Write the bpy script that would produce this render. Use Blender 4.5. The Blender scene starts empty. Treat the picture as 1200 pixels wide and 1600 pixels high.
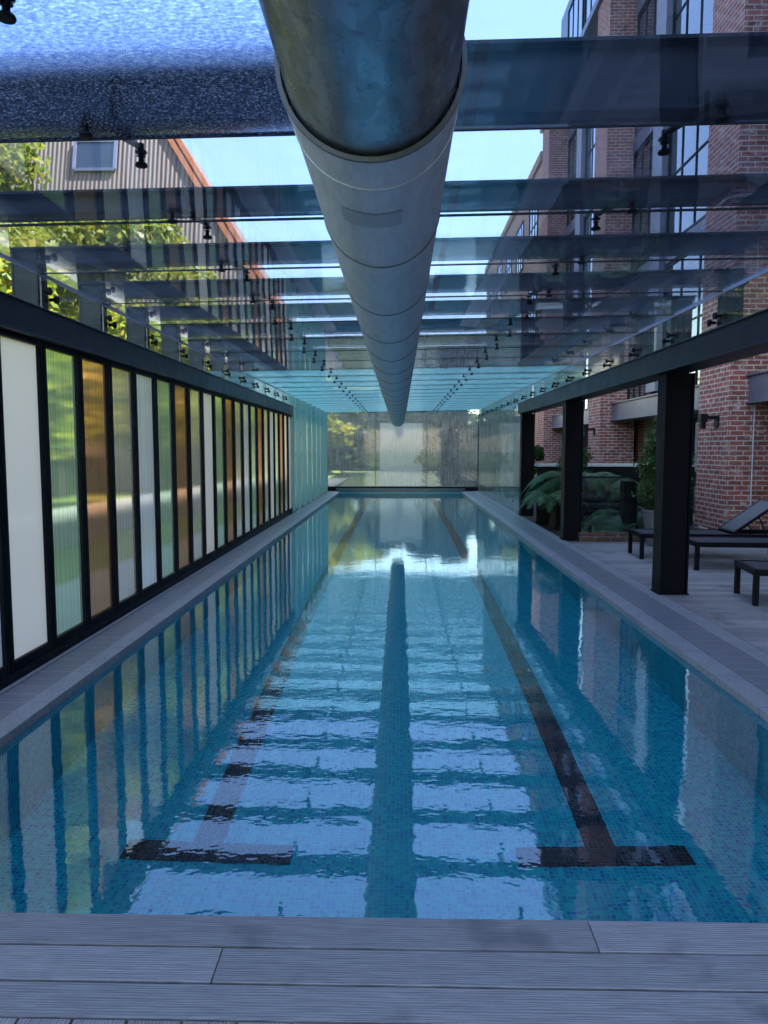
import bpy, bmesh, math, random
import numpy as np
from mathutils import Vector, Matrix
R = math.radians
S = bpy.context.scene
C = S.collection

# ---------------------------------------------------------------- camera, sky, sun, exposure
cam = bpy.data.cameras.new('camera')
camo = bpy.data.objects.new('camera', cam); C.objects.link(camo); S.camera = camo
camo.location = (0, 0, 1.5)
camo.rotation_euler = (R(90 - 4.97), 0, R(1.245))
cam.sensor_fit = 'VERTICAL'; cam.sensor_height = 24.0; cam.lens = 24.0 * 1150 / 1600
cam.clip_start = 0.05; cam.clip_end = 2000

SUN_EL, SUN_AZ = 54.0, 102.0            # azimuth clockwise from +Y (the view direction)
w = bpy.data.worlds.new('World'); S.world = w; w.use_nodes = True
nt = w.node_tree
sky = nt.nodes.new('ShaderNodeTexSky'); sky.sky_type = 'NISHITA'; sky.sun_disc = False
sky.sun_elevation = R(SUN_EL); sky.sun_rotation = R(SUN_AZ)
sky.air_density = 1.0; sky.dust_density = 0.6; sky.ozone_density = 1.6
wm = nt.nodes.new('ShaderNodeMix'); wm.data_type = 'RGBA'; wm.blend_type = 'MULTIPLY'; wm.inputs[0].default_value = 1
wm.inputs[7].default_value = (1.06, .97, .85, 1)       # camera white balance: slightly warmer daylight
nt.links.new(sky.outputs[0], wm.inputs[6]); nt.links.new(wm.outputs[2], nt.nodes['Background'].inputs[0])
nt.nodes['Background'].inputs[1].default_value = 0.15
sl = bpy.data.lights.new('sun', 'SUN'); so = bpy.data.objects.new('sun', sl); C.objects.link(so)
sl.energy = 5.0; sl.angle = R(0.5); sl.color = (1.0, 0.93, 0.82)
sd = Vector((math.sin(R(SUN_AZ)) * math.cos(R(SUN_EL)), math.cos(R(SUN_AZ)) * math.cos(R(SUN_EL)), math.sin(R(SUN_EL))))
so.rotation_euler = sd.to_track_quat('Z', 'Y').to_euler(); so.location = (30, 5, 30)

S.view_settings.view_transform = 'Standard'; S.view_settings.look = 'None'
S.view_settings.gamma = 1; S.view_settings.exposure = 2.65
cy = S.cycles
cy.max_bounces = 14; cy.diffuse_bounces = 3; cy.glossy_bounces = 5; cy.transmission_bounces = 8; cy.transparent_max_bounces = 40
cy.caustics_refractive = True; cy.caustics_reflective = True
cy.sample_clamp_indirect = 4.0; cy.use_denoising = True; cy.blur_glossy = 0.5

# ---------------------------------------------------------------- node helpers
class N:
    def __init__(s, name):
        s.m = bpy.data.materials.new(name); s.m.use_nodes = True
        s.t = s.m.node_tree; s.t.nodes.clear()
        s.out = s.t.nodes.new('ShaderNodeOutputMaterial')
    def n(s, typ, ins=None, **kw):
        nd = s.t.nodes.new('ShaderNode' + typ)
        for k, v in kw.items(): setattr(nd, k, v)
        for k, v in (ins or {}).items(): s.set(nd, k, v)
        return nd
    def set(s, nd, k, v):
        sock = nd.inputs[k]
        if isinstance(v, bpy.types.NodeSocket): s.t.links.new(v, sock)
        elif isinstance(v, bpy.types.Node): s.t.links.new(v.outputs[0], sock)
        else:
            if sock.type == 'RGBA' and not isinstance(v, (int, float)) and len(v) == 3: v = (*v, 1)
            sock.default_value = v
    def coord(s, kind='Object'): return s.n('TexCoord').outputs[kind]
    def map(s, vec, scale=(1, 1, 1), loc=(0, 0, 0), rot=(0, 0, 0)):
        return s.n('Mapping', {'Vector': vec, 'Scale': scale, 'Location': loc, 'Rotation': rot}).outputs[0]
    def noise(s, vec, scale=5, detail=3, rough=.5, dist=0, out=0):
        return s.n('TexNoise', {'Vector': vec, 'Scale': scale, 'Detail': detail, 'Roughness': rough, 'Distortion': dist}).outputs[out]
    def ramp(s, fac, stops, interp='LINEAR'):
        r = s.n('ValToRGB', {'Fac': fac}); r.color_ramp.interpolation = interp
        e = r.color_ramp.elements
        while len(e) < len(stops): e.new(0.5)
        for i, (p, c) in enumerate(stops):
            e[i].position = p
            e[i].color = (c, c, c, 1) if isinstance(c, (int, float)) else (*c, 1)
        return r.outputs[0]
    def mix(s, fac, a, b, blend='MIX'):
        m = s.n('Mix', data_type='RGBA', blend_type=blend)
        for i, v in ((0, fac), (6, a), (7, b)):
            sock = m.inputs[i]
            if isinstance(v, bpy.types.NodeSocket): s.t.links.new(v, sock)
            elif i == 0: sock.default_value = v
            else: sock.default_value = (*v, 1) if len(v) == 3 else v
        return m.outputs[2]
    def math(s, op, a, b=0.0, c=None):
        m = s.n('Math', operation=op)
        for i, v in ((0, a), (1, b), (2, c)):
            if v is None: continue
            if isinstance(v, bpy.types.NodeSocket): s.t.links.new(v, m.inputs[i])
            else: m.inputs[i].default_value = v
        return m.outputs[0]
    def bump(s, h, strength=.5, dist=.01, normal=None):
        b = s.n('Bump', {'Height': h, 'Strength': strength, 'Distance': dist})
        if normal is not None: s.set(b, 'Normal', normal)
        return b.outputs[0]
    def sh(s, typ, **ins):
        return s.n(typ, {k.replace('_', ' '): v for k, v in ins.items()}).outputs[0]
    def mixsh(s, fac, a, b):
        m = s.n('MixShader')
        s.set(m, 0, fac); s.t.links.new(a, m.inputs[1]); s.t.links.new(b, m.inputs[2])
        return m.outputs[0]
    def pr(s, color, rough=.5, metal=0, normal=None, spec=.5, coat=0, coat_rough=.1):
        p = s.n('BsdfPrincipled', {'Base Color': color, 'Roughness': rough, 'Metallic': metal, 'Specular IOR Level': spec, 'Coat Weight': coat, 'Coat Roughness': coat_rough})
        if normal is not None: s.set(p, 'Normal', normal)
        return p.outputs[0]
    def schlick(s, f0=.042, normal=None):
        g = s.n('NewGeometry'); nn = normal if normal is not None else g.outputs['Normal']
        d = s.n('VectorMath', {0: g.outputs['Incoming'], 1: nn}, operation='DOT_PRODUCT').outputs['Value']
        c = s.math('SUBTRACT', 1.0, s.math('MINIMUM', s.math('ABSOLUTE', d), 1.0))
        return s.math('MULTIPLY_ADD', s.math('POWER', c, 5.0), 1 - f0, f0)
    def done(s, surf):
        s.t.links.new(surf, s.out.inputs[0]); return s.m
M = {}

def paint(name, col, rough=.45, var=.25, bump=.15, metal=0, scale=14, spec=.5):
    a = N(name); v = a.coord()
    n1 = a.noise(v, scale, 4, .6)
    c = a.mix(n1, tuple(x * (1 - var) for x in col), tuple(min(1, x * (1 + var)) for x in col))
    r = a.math('MULTIPLY_ADD', a.noise(v, scale * .4, 3), .25, rough - .12)
    return a.done(a.pr(c, r, metal, a.bump(a.noise(v, scale * 6, 3), bump, .002), spec))

M['steel'] = paint('black_steel_paint', (.002, .0025, .006), .5, .3, spec=.12)
M['steel_dull'] = paint('dull_black_paint', (.004, .0045, .007), .55, .3, spec=.2)
M['beam_blue'] = paint('blue_black_steel_paint', (.007, .012, .021), .40, .25, spec=.35)
M['roofsteel'] = paint('weathered_dark_steel', (.005, .009, .019), .42, .45, scale=6, spec=.3)
M['chrome'] = paint('dark_stainless', (.12, .13, .15), .3, .2, metal=1)
M['spandrel'] = paint('grey_purple_steel_paint', (.09, .09, .13), .4, .2, scale=5)
M['white_paint'] = paint('off_white_render', (.55, .54, .5), .7, .12, scale=3)
M['cream'] = paint('cream_render', (.36, .31, .24), .75, .12, scale=3)
M['rub'] = paint('black_rubber_and_gap_shade', (.01, .01, .01), .6, .2)
M['conduit'] = paint('pale_grey_conduit', (.42, .42, .45), .4, .1)
M['greysteel'] = paint('grey_steel_panel', (.16, .17, .22), .5, .2, scale=3)

# galvanised duct and painted duct
a = N('galvanised_steel'); v = a.coord()
vo = a.n('TexVoronoi', {'Vector': a.map(v, (1, .35, 1)), 'Scale': 38.0})
sp = a.ramp(a.math('MULTIPLY', vo.outputs['Color'], 1.0), [(0, .62), (1, 1.0)])
base = a.mix(a.noise(v, 5, 3), (.42, .47, .52), (.56, .62, .67))
dark = a.ramp(a.noise(v, 30, 3, .7), [(.36, (.72, .75, .8)), (.43, (1, 1, 1))])
c = a.mix(1, a.mix(1, base, sp, 'MULTIPLY'), dark, 'MULTIPLY')
M['galv'] = a.done(a.pr(c, a.ramp(a.noise(v, 9, 3), [(.3, .22), (.7, .42)]), .92, a.bump(a.noise(a.map(v, (1, .5, 1)), 4, 2), .25, .01)))
a = N('duct_paint'); v = a.coord()
c = a.mix(a.noise(v, 2.2, 4, .6), (.56, .59, .63), (.68, .70, .73))
dust = a.ramp(a.noise(a.map(v, (3, .6, 3)), 9, 4, .7), [(.35, .82), (.6, 1.0)])
M['duct'] = a.done(a.pr(a.mix(1, c, dust, 'MULTIPLY'), .5, 0, a.bump(a.noise(v, 5, 2), .12, .01)))
M['duct_label'] = paint('duct_label', (.42, .44, .47), .5, .05)
M['seam'] = paint('seam_sealant', (.12, .13, .15), .6, .1)

# mosaic
def mosaic(name, stops, grout, cell=.025, rough=.18, gw=.09):
    a = N(name); v = a.coord()
    xyz = a.n('SeparateXYZ', {0: v})
    nz = a.n('SeparateXYZ', {0: a.n('NewGeometry').outputs['Normal']}).outputs[2]
    flat = a.math('GREATER_THAN', a.math('ABSOLUTE', nz), .5)
    u1 = xyz.outputs[0]; v1 = xyz.outputs[1]; xy = a.math('ADD', xyz.outputs[0], xyz.outputs[1])
    def sel(f, p, q): return a.math('ADD', a.math('MULTIPLY', f, p), a.math('MULTIPLY', a.math('SUBTRACT', 1, f), q))
    uu = a.math('DIVIDE', sel(flat, u1, xy), cell); vv = a.math('DIVIDE', sel(flat, v1, xyz.outputs[2]), cell)
    fu, fv = a.math('FRACT', uu), a.math('FRACT', vv)
    cellv = a.n('CombineXYZ', {0: a.math('FLOOR', uu), 1: a.math('FLOOR', vv)})
    wn = a.n('TexWhiteNoise', {'Vector': cellv}, noise_dimensions='2D')
    du = a.math('MINIMUM', fu, a.math('SUBTRACT', 1, fu)); dv = a.math('MINIMUM', fv, a.math('SUBTRACT', 1, fv))
    g = a.math('LESS_THAN', a.math('MINIMUM', du, dv), gw)
    big = a.noise(v, .8, 2)
    tile = a.mix(a.math('MULTIPLY', big, .35), a.ramp(wn.outputs[0], stops), stops[1][1])
    c = a.mix(g, tile, grout)
    h = a.math('MULTIPLY', a.math('SUBTRACT', 1, g), 1.0)
    return a.done(a.pr(c, a.math('MULTIPLY_ADD', g, .5, rough), 0, a.bump(h, .3, .002)))
M['mosaic'] = mosaic('blue_glass_mosaic', [(0, (.0, .20, .38)), (.3, (.0, .38, .50)), (.6, (.0, .50, .58)), (.85, (.02, .70, .60)), (1, (.0, .20, .58))], (.03, .55, .62))
M['mosaic_dark'] = mosaic('dark_teal_mosaic', [(0, (.01, .05, .08)), (.5, (.02, .09, .12)), (1, (.03, .12, .14))], (.06, .11, .13))
M['mosaic_black'] = mosaic('black_glass_mosaic', [(0, (.004, .004, .008)), (.5, (.008, .008, .016)), (1, (.016, .014, .03))], (.07, .08, .10))

# water
a = N('pool_water'); v = a.coord()
h1 = a.math('MULTIPLY', a.noise(v, 2.2, 2, .5, .4), 1.5)
h2 = a.math('MULTIPLY', a.noise(a.map(v, (1, 1.5, 1), (3, 1, 0)), 9, 2, .55), .42)
h3 = a.math('MULTIPLY', a.noise(a.map(v, (1, 1.2, 1), (7, 2, 0)), 30, 1, .5), .10)
nb = a.bump(a.math('ADD', h1, a.math('ADD', h2, h3)), 1.0, .0011)
wg = a.sh('BsdfGlass', Color=(.93, .99, 1.0), Roughness=0.0, IOR=1.33, Normal=nb)
M['water'] = a.done(a.mixsh(.12, wg, a.sh('BsdfGlossy', Color=(.86, .98, 1), Roughness=0.0, Normal=nb)))

# clear roof glass: thin sheet, fresnel reflection, dust film
def clear_glass(name, tint, dust=.05, dustcol=(.45, .5, .55), streak=False, haze=0.0, refl_rough=.0):
    a = N(name); v = a.coord()
    fr = a.schlick()
    vn = a.map(v, (1, 1, .25) if streak else (1, .35, 1))
    nn = a.noise(vn, 7, 4, .65)
    sp = a.ramp(a.noise(v, 90, 2, .5), [(.66, 0.0), (.72, 1.0)])
    if streak:
        st = a.noise(a.map(v, (26, 26, .8)), 1, 4, .6)
        nn = a.math('MULTIPLY', nn, a.ramp(st, [(.35, .25), (.7, 1.8)]))
    d = a.math('ADD', a.math('MULTIPLY', a.ramp(nn, [(.3, .3), (.75, 2.0)]), dust), a.math('MULTIPLY', sp, min(.25, dust * 2.5)))
    d = a.math('ADD', d, haze)
    # a dust film lies denser along a grazing line of sight: 1 - (1 - d) ^ (1 / cos)
    g_ = a.n('NewGeometry'); cs = a.math('ABSOLUTE', a.n('VectorMath', {0: g_.outputs['Incoming'], 1: g_.outputs['Normal']}, operation='DOT_PRODUCT').outputs['Value'])
    d = a.math('SUBTRACT', 1.0, a.math('POWER', a.math('SUBTRACT', 1.0, a.math('MINIMUM', d, .95)), a.math('DIVIDE', 1.0, a.math('MAXIMUM', cs, .05))))
    bn = a.bump(a.noise(v, 1.6, 2), .35, .004)
    g = a.sh('BsdfGlossy', Color=(1, 1, 1), Roughness=refl_rough, Normal=bn)
    body = a.mixsh(fr, a.sh('BsdfTransparent', Color=tint), g)
    film = a.mixsh(.55, a.sh('BsdfDiffuse', Color=dustcol), a.sh('BsdfTranslucent', Color=dustcol))
    return a.done(a.mixsh(d, body, film))
M['glass'] = clear_glass('dusty_roof_glass', (.70, .755, .89), .006, (.40, .47, .56))
M['glass_side'] = clear_glass('clear_side_glass', (.88, .92, .91), .003)
M['glass_far'] = clear_glass('teal_sheen_roof_glass', (.70, .86, .90), .010, (.55, 1.0, .98), haze=.026)  # bright teal film paints the cyan sheen seen at grazing angles
M['glass_wall'] = clear_glass('streaked_teal_wall_glass', (.76, .85, .82), .035, (.45, .58, .54), streak=True, haze=.012)
M['glass_fence'] = clear_glass('fence_glass', (.75, .80, .82), .008)
# rippled pane
a = N('rain_beaded_glass'); v = a.coord()
hh = a.math('ADD', a.noise(a.map(v, (1, 1.6, 1)), 85, 3, .7), a.math('MULTIPLY', a.noise(a.map(v, (1, 2.4, 1)), 22, 2, .5), .5))
nb = a.bump(hh, 1.0, .0019)
bead_shading = a.noise(a.map(v, (1, 2.0, 1), (5, 5, 0)), 48, 3, .65)
tc = a.ramp(bead_shading, [(.36, (.36, .46, .72)), (.5, (.56, .65, .85)), (.64, (.84, .89, .97))])  # dark and bright spots refracted by droplets, painted into the tint
gl = a.sh('BsdfGlass', Color=tc, Roughness=.0, IOR=1.055, Normal=nb)
wt = a.ramp(a.noise(a.map(v, (1, 1.8, 1)), 85, 2, .6), [(.56, 0.0), (.66, .36)])  # pale specks painted for the bright glints of the beads
flm = a.mixsh(.65, a.sh('BsdfDiffuse', Color=(.6, .65, .72)), a.sh('BsdfTranslucent', Color=(.6, .65, .72)))
M['glass_beaded'] = a.done(a.mixsh(wt, a.mixsh(.3, gl, a.sh('BsdfTransparent', Color=tc)), flm))
# condensation on the end window
a = N('condensation_glass'); v = a.coord()
st = a.noise(a.map(v, (34, 1, 1.2)), 1, 5, .65); st2 = a.noise(a.map(v, (110, 1, 2.5)), 1, 3, .6)
f = a.ramp(a.math('MULTIPLY_ADD', st2, .5, a.math('MULTIPLY', st, .6)), [(.46, .03), (.76, .42)])
rf = a.sh('BsdfRefraction', Color=(.88, .92, .9), Roughness=.05, IOR=1.03, Normal=a.bump(a.math('ADD', st, st2), .8, .006))
body = a.mixsh(.35, rf, a.sh('BsdfTransparent', Color=(.8, .85, .85)))
body = a.mixsh(a.schlick(), body, a.sh('BsdfGlossy', Roughness=.04))
milk = a.mixsh(.7, a.sh('BsdfDiffuse', Color=(.6, .65, .72)), a.sh('BsdfTranslucent', Color=(.90, .93, .95)))
M['glass_cond'] = a.done(a.mixsh(f, body, milk))
# frosted fins
a = N('frosted_teal_fin'); v = a.coord()
cc = a.mix(a.noise(a.map(v, (4, 4, .6)), 3, 3), (.42, .72, .72), (.62, .88, .88))
b = a.mixsh(.6, a.sh('BsdfDiffuse', Color=cc), a.sh('BsdfTranslucent', Color=cc))
M['fin'] = a.done(a.mixsh(.12, b, a.sh('BsdfGlossy', Roughness=.15)))

# ribbed polycarbonate sheets
def sheet(name, tint, clear, milk_col, refl=.05, rough=.24):
    a = N(name); v = a.coord()
    rib = a.n('TexWave', {'Vector': v, 'Scale': 14.0, 'Distortion': .0}, wave_type='BANDS', bands_direction='Y').outputs['Fac']
    fine = a.noise(a.map(v, (1, 60, .12)), 1, 3, .6)
    nb = a.bump(a.math('ADD', a.math('MULTIPLY', rib, .5), a.math('MULTIPLY', fine, .4)), .5, .004)
    smear = a.noise(a.map(v, (1, .3, 3.2)), 1.1, 3, .55, .3)
    t2 = a.mix(smear, tuple(x * .80 for x in tint), tuple(min(1, x * 1.15) for x in tint))
    strk = a.noise(a.map(v, (1, 42, .07)), 1, 3, .7)
    sv = a.ramp(strk, [(.34, .66), (.5, 1.0), (.68, 1.22)])
    t2 = a.mix(1, t2, sv, 'MULTIPLY'); milk_col = a.mix(1, (*milk_col, 1), sv if clear > .1 else (1, 1, 1, 1), 'MULTIPLY')
    rfr = a.sh('BsdfRefraction', Color=t2, Roughness=rough, IOR=1.03, Normal=nb)
    mk = a.mixsh(.75, a.sh('BsdfDiffuse', Color=milk_col), a.sh('BsdfTranslucent', Color=milk_col))
    body = a.mixsh(clear, mk, rfr)
    return a.done(a.mixsh(refl, body, a.sh('BsdfGlossy', Roughness=.12, Normal=nb)))
M['sh_green'] = sheet('green_ribbed_sheet', (.64, .86, .70), .66, (.42, .56, .45))
M['sh_amber'] = sheet('amber_ribbed_sheet', (.66, .40, .24), .70, (.34, .22, .15))
M['sh_clear'] = sheet('clear_ribbed_sheet', (.84, .82, .78), .66, (.54, .53, .51))
M['sh_white'] = sheet('white_opal_sheet', (.6, .58, .6), .05, (.80, .71, .68), .04)
M['sh_blue'] = sheet('blue_white_ribbed_sheet', (.76, .82, .92), .40, (.66, .68, .74))

# stone, grate, decking
a = N('pale_stone_coping'); v = a.coord()
c = a.mix(a.noise(v, 3.0, 5, .65), (.20, .20, .21), (.40, .40, .41))
c = a.mix(a.ramp(a.noise(v, 60, 3, .7), [(.35, .6), (.55, 0.0)]), c, (.12, .12, .13))
xyz = a.n('SeparateXYZ', {0: v}); fy = a.math('FRACT', a.math('DIVIDE', xyz.outputs[1], .6))
jt = a.math('LESS_THAN', fy, .008)
c = a.mix(jt, c, (.06, .06, .065))
M['stone'] = a.done(a.pr(c, .55, 0, a.bump(a.noise(v, 40, 4, .7), .3, .004)))
a = N('grey_grate'); v = a.coord(); xyz = a.n('SeparateXYZ', {0: v})
sx = a.math('LESS_THAN', a.math('FRACT', a.math('DIVIDE', xyz.outputs[0], .012)), .42)
sy = a.math('LESS_THAN', a.math('FRACT', a.math('DIVIDE', xyz.outputs[1], .15)), .06)
sl_ = a.math('MULTIPLY', sx, a.math('SUBTRACT', 1, sy))
c = a.mix(sl_, a.mix(a.noise(v, 4, 3), (.27, .27, .29), (.38, .38, .40)), (.03, .03, .034))
M['grate'] = a.done(a.pr(c, .5, .1, a.bump(a.math('SUBTRACT', 1, sl_), .6, .004)))

def deck_mat(name, along, c0=(.16, .152, .16), c1=(.34, .325, .335), groove=False):
    a = N(name); v = a.coord()
    isl = a.n('NewGeometry').outputs['Random Per Island']
    off = a.n('CombineXYZ', {0: a.math('MULTIPLY', isl, 37.0), 1: a.math('MULTIPLY', isl, 13.0), 2: 0.0})
    vv = a.n('VectorMath', {0: v, 1: off}, operation='ADD').outputs[0]
    sc = (1.2, 16, 1) if along == 'x' else (16, 1.2, 1)
    wv = a.n('TexWave', {'Vector': a.map(vv, (.35, 2.2, 1) if along == 'x' else (2.2, .35, 1)), 'Scale': 15.0, 'Distortion': 5.5, 'Detail': 4.0, 'Detail Scale': 1.0, 'Detail Roughness': .6}, wave_type='BANDS', bands_direction='Y' if along == 'x' else 'X').outputs['Fac']
    g = a.noise(a.map(vv, sc), 5, 5, .65)
    f = a.math('ADD', a.math('MULTIPLY', g, .7), a.math('MULTIPLY', wv, .3))
    c = a.mix(a.ramp(f, [(.3, 0.0), (.72, 1.0)]), c0, c1)
    tone = a.math('MULTIPLY_ADD', isl, .42, .78)
    c = a.mix(1, c, a.n('CombineColor', {0: tone, 1: tone, 2: tone}).outputs[0], 'MULTIPLY')
    st = a.ramp(a.noise(v, 2.6, 3, .55), [(.57, 0.0), (.66, .6)])
    c = a.mix(st, c, tuple(x * .55 for x in c0))
    return a.done(a.pr(c, .55, 0, a.bump(f, .45, .003)))
M['deck_x'] = deck_mat('composite_decking', 'x'); M['deck_y'] = deck_mat('composite_decking_lengthwise', 'y')

# bricks
def brick(name, c1, c2, mortar, wash=.35, L=.24, H=.086, bumpd=.012):
    a = N(name); v = a.coord(); xyz = a.n('SeparateXYZ', {0: v})
    nz = a.n('SeparateXYZ', {0: a.n('NewGeometry').outputs['Normal']}).outputs[2]
    uv = a.n('CombineXYZ', {0: a.math('ADD', xyz.outputs[0], xyz.outputs[1]), 1: xyz.outputs[2], 2: 0.0}).outputs[0]
    wob = a.n('VectorMath', {0: uv, 1: a.n('VectorMath', {0: a.noise(v, 9, 2, out=1), 1: (.018, .018, 0)}, operation='MULTIPLY').outputs[0]}, operation='ADD').outputs[0]
    b = a.n('TexBrick', {'Vector': wob, 'Color1': c1, 'Color2': c2, 'Mortar': mortar, 'Scale': 1.0, 'Mortar Size': .011, 'Mortar Smooth': .25, 'Bias': -.1, 'Brick Width': L, 'Row Height': H})
    var = a.ramp(a.noise(v, 6, 4, .7), [(.3, (.55, .5, .5)), (.5, (1, 1, 1)), (.75, (1.25, 1.15, 1.1))])
    c = a.mix(1, b.outputs['Color'], var, 'MULTIPLY')
    # remains of old lime wash on some bricks
    wsh = a.ramp(a.noise(a.map(v, (1, 1, 1.8)), 3.2, 5, .75), [(.56, 0.0), (.66, wash)])
    c = a.mix(wsh, c, (.50, .45, .43))
    hgt = a.math('ADD', a.math('MULTIPLY', b.outputs['Fac'], -1.0), a.math('MULTIPLY', a.noise(v, 30, 4, .7), .5))
    return a.done(a.pr(c, .85, 0, a.bump(hgt, .8, bumpd), .2))
M['brick'] = brick('old_red_brick', (.30, .092, .075), (.185, .065, .058), (.44, .38, .35), .62)
M['brick_dull'] = brick('brown_brick', (.13, .065, .05), (.085, .05, .042), (.16, .14, .12), .2)
M['sandstone'] = brick('sand_brick', (.38, .22, .14), (.30, .16, .11), (.42, .36, .3), .3)

a = N('window_glass'); v = a.coord()
nb = a.bump(a.noise(a.map(v, (1, 1, .5)), 1.3, 2), .5, .02)
M['winglass'] = a.done(a.pr((.02, .03, .04), .02, 0, nb, 1.0, 1.0, .01))
a = N('warm_lit_window_glass')
M['winwarm'] = a.done(a.pr((.30, .20, .10), .08, 0, None, .8))
M['louvre'] = paint('blue_grey_louvre', (.10, .14, .22), .4, .2)

# textilene, pot, foliage, ground
a = N('black_textilene'); v = a.coord()
wv = a.noise(a.map(v, (200, 200, 200)), 1, 1)
M['sling'] = a.done(a.pr(a.mix(wv, (.018, .020, .034), (.045, .048, .072)), .55, 0, a.bump(wv, .3, .001)))
M['pot'] = paint('grey_fibre_cement', (.13, .12, .13), .8, .2, .4)
M['soil'] = paint('dark_soil', (.03, .022, .016), .95, .4, .8)

def leaf(name, cols, trans=.45, rough=.45):
    a = N(name)
    isl = a.n('NewGeometry').outputs['Random Per Island']
    big = a.noise(a.coord(), .55, 2)
    f = a.math('MULTIPLY_ADD', isl, .75, a.math('MULTIPLY', big, .35))
    c = a.ramp(f, [(i / (len(cols) - 1) * .9 + .05, x) for i, x in enumerate(cols)])
    d = a.pr(c, rough, 0, None, .4)
    return a.done(a.mixsh(trans, d, a.sh('BsdfTranslucent', Color=c)))
M['leaf_yellow'] = leaf('sunny_yellow_green_leaves', [(.10, .16, .015), (.20, .27, .02), (.36, .38, .03), (.48, .36, .03)], .5)
M['leaf_dark'] = leaf('dark_green_leaves', [(.012, .03, .012), (.022, .055, .018), (.035, .08, .03)], .3)
M['leaf_mid'] = leaf('mid_green_leaves', [(.02, .05, .015), (.045, .09, .02), (.08, .14, .03)], .35)
M['fern'] = leaf('fern_fronds', [(.035, .10, .045), (.07, .17, .07), (.13, .25, .10)], .3)
M['bark'] = paint('rough_bark', (.055, .042, .034), .95, .4, 1.0)
a = N('lawn'); v = a.coord()
c = a.mix(a.noise(v, 1.2, 4, .6), (.09, .14, .02), (.20, .25, .045))
M['lawn'] = a.done(a.pr(a.mix(a.noise(v, 40, 3, .7), c, (.07, .10, .02)), .9, 0, a.bump(a.noise(v, 60, 3), .8, .03)))
M['earth'] = paint('garden_earth', (.05, .042, .034), .95, .4, .8, scale=3)
M['paving'] = paint('grey_paving', (.24, .24, .25), .8, .2, .4, scale=2)

# corrugated roof
a = N('brown_ribbed_roof'); v = a.coord()
wv = a.n('TexWave', {'Vector': v, 'Scale': 1.7, 'Distortion': .3}, wave_type='BANDS', bands_direction='X').outputs['Fac']
c = a.mix(a.noise(v, 1.5, 3), (.20, .135, .09), (.27, .185, .125))
c = a.mix(a.ramp(wv, [(.5, 0.0), (.75, .8)]), c, (.11, .075, .05))
M['roof_rib'] = a.done(a.pr(c, .6, 0, a.bump(wv, .7, .05)))
M['terracotta'] = paint('terracotta_trim', (.50, .17, .055), .6, .25, .3, scale=3)
M['housewall'] = paint('pale_house_render', (.5, .44, .38), .8, .1)

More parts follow.
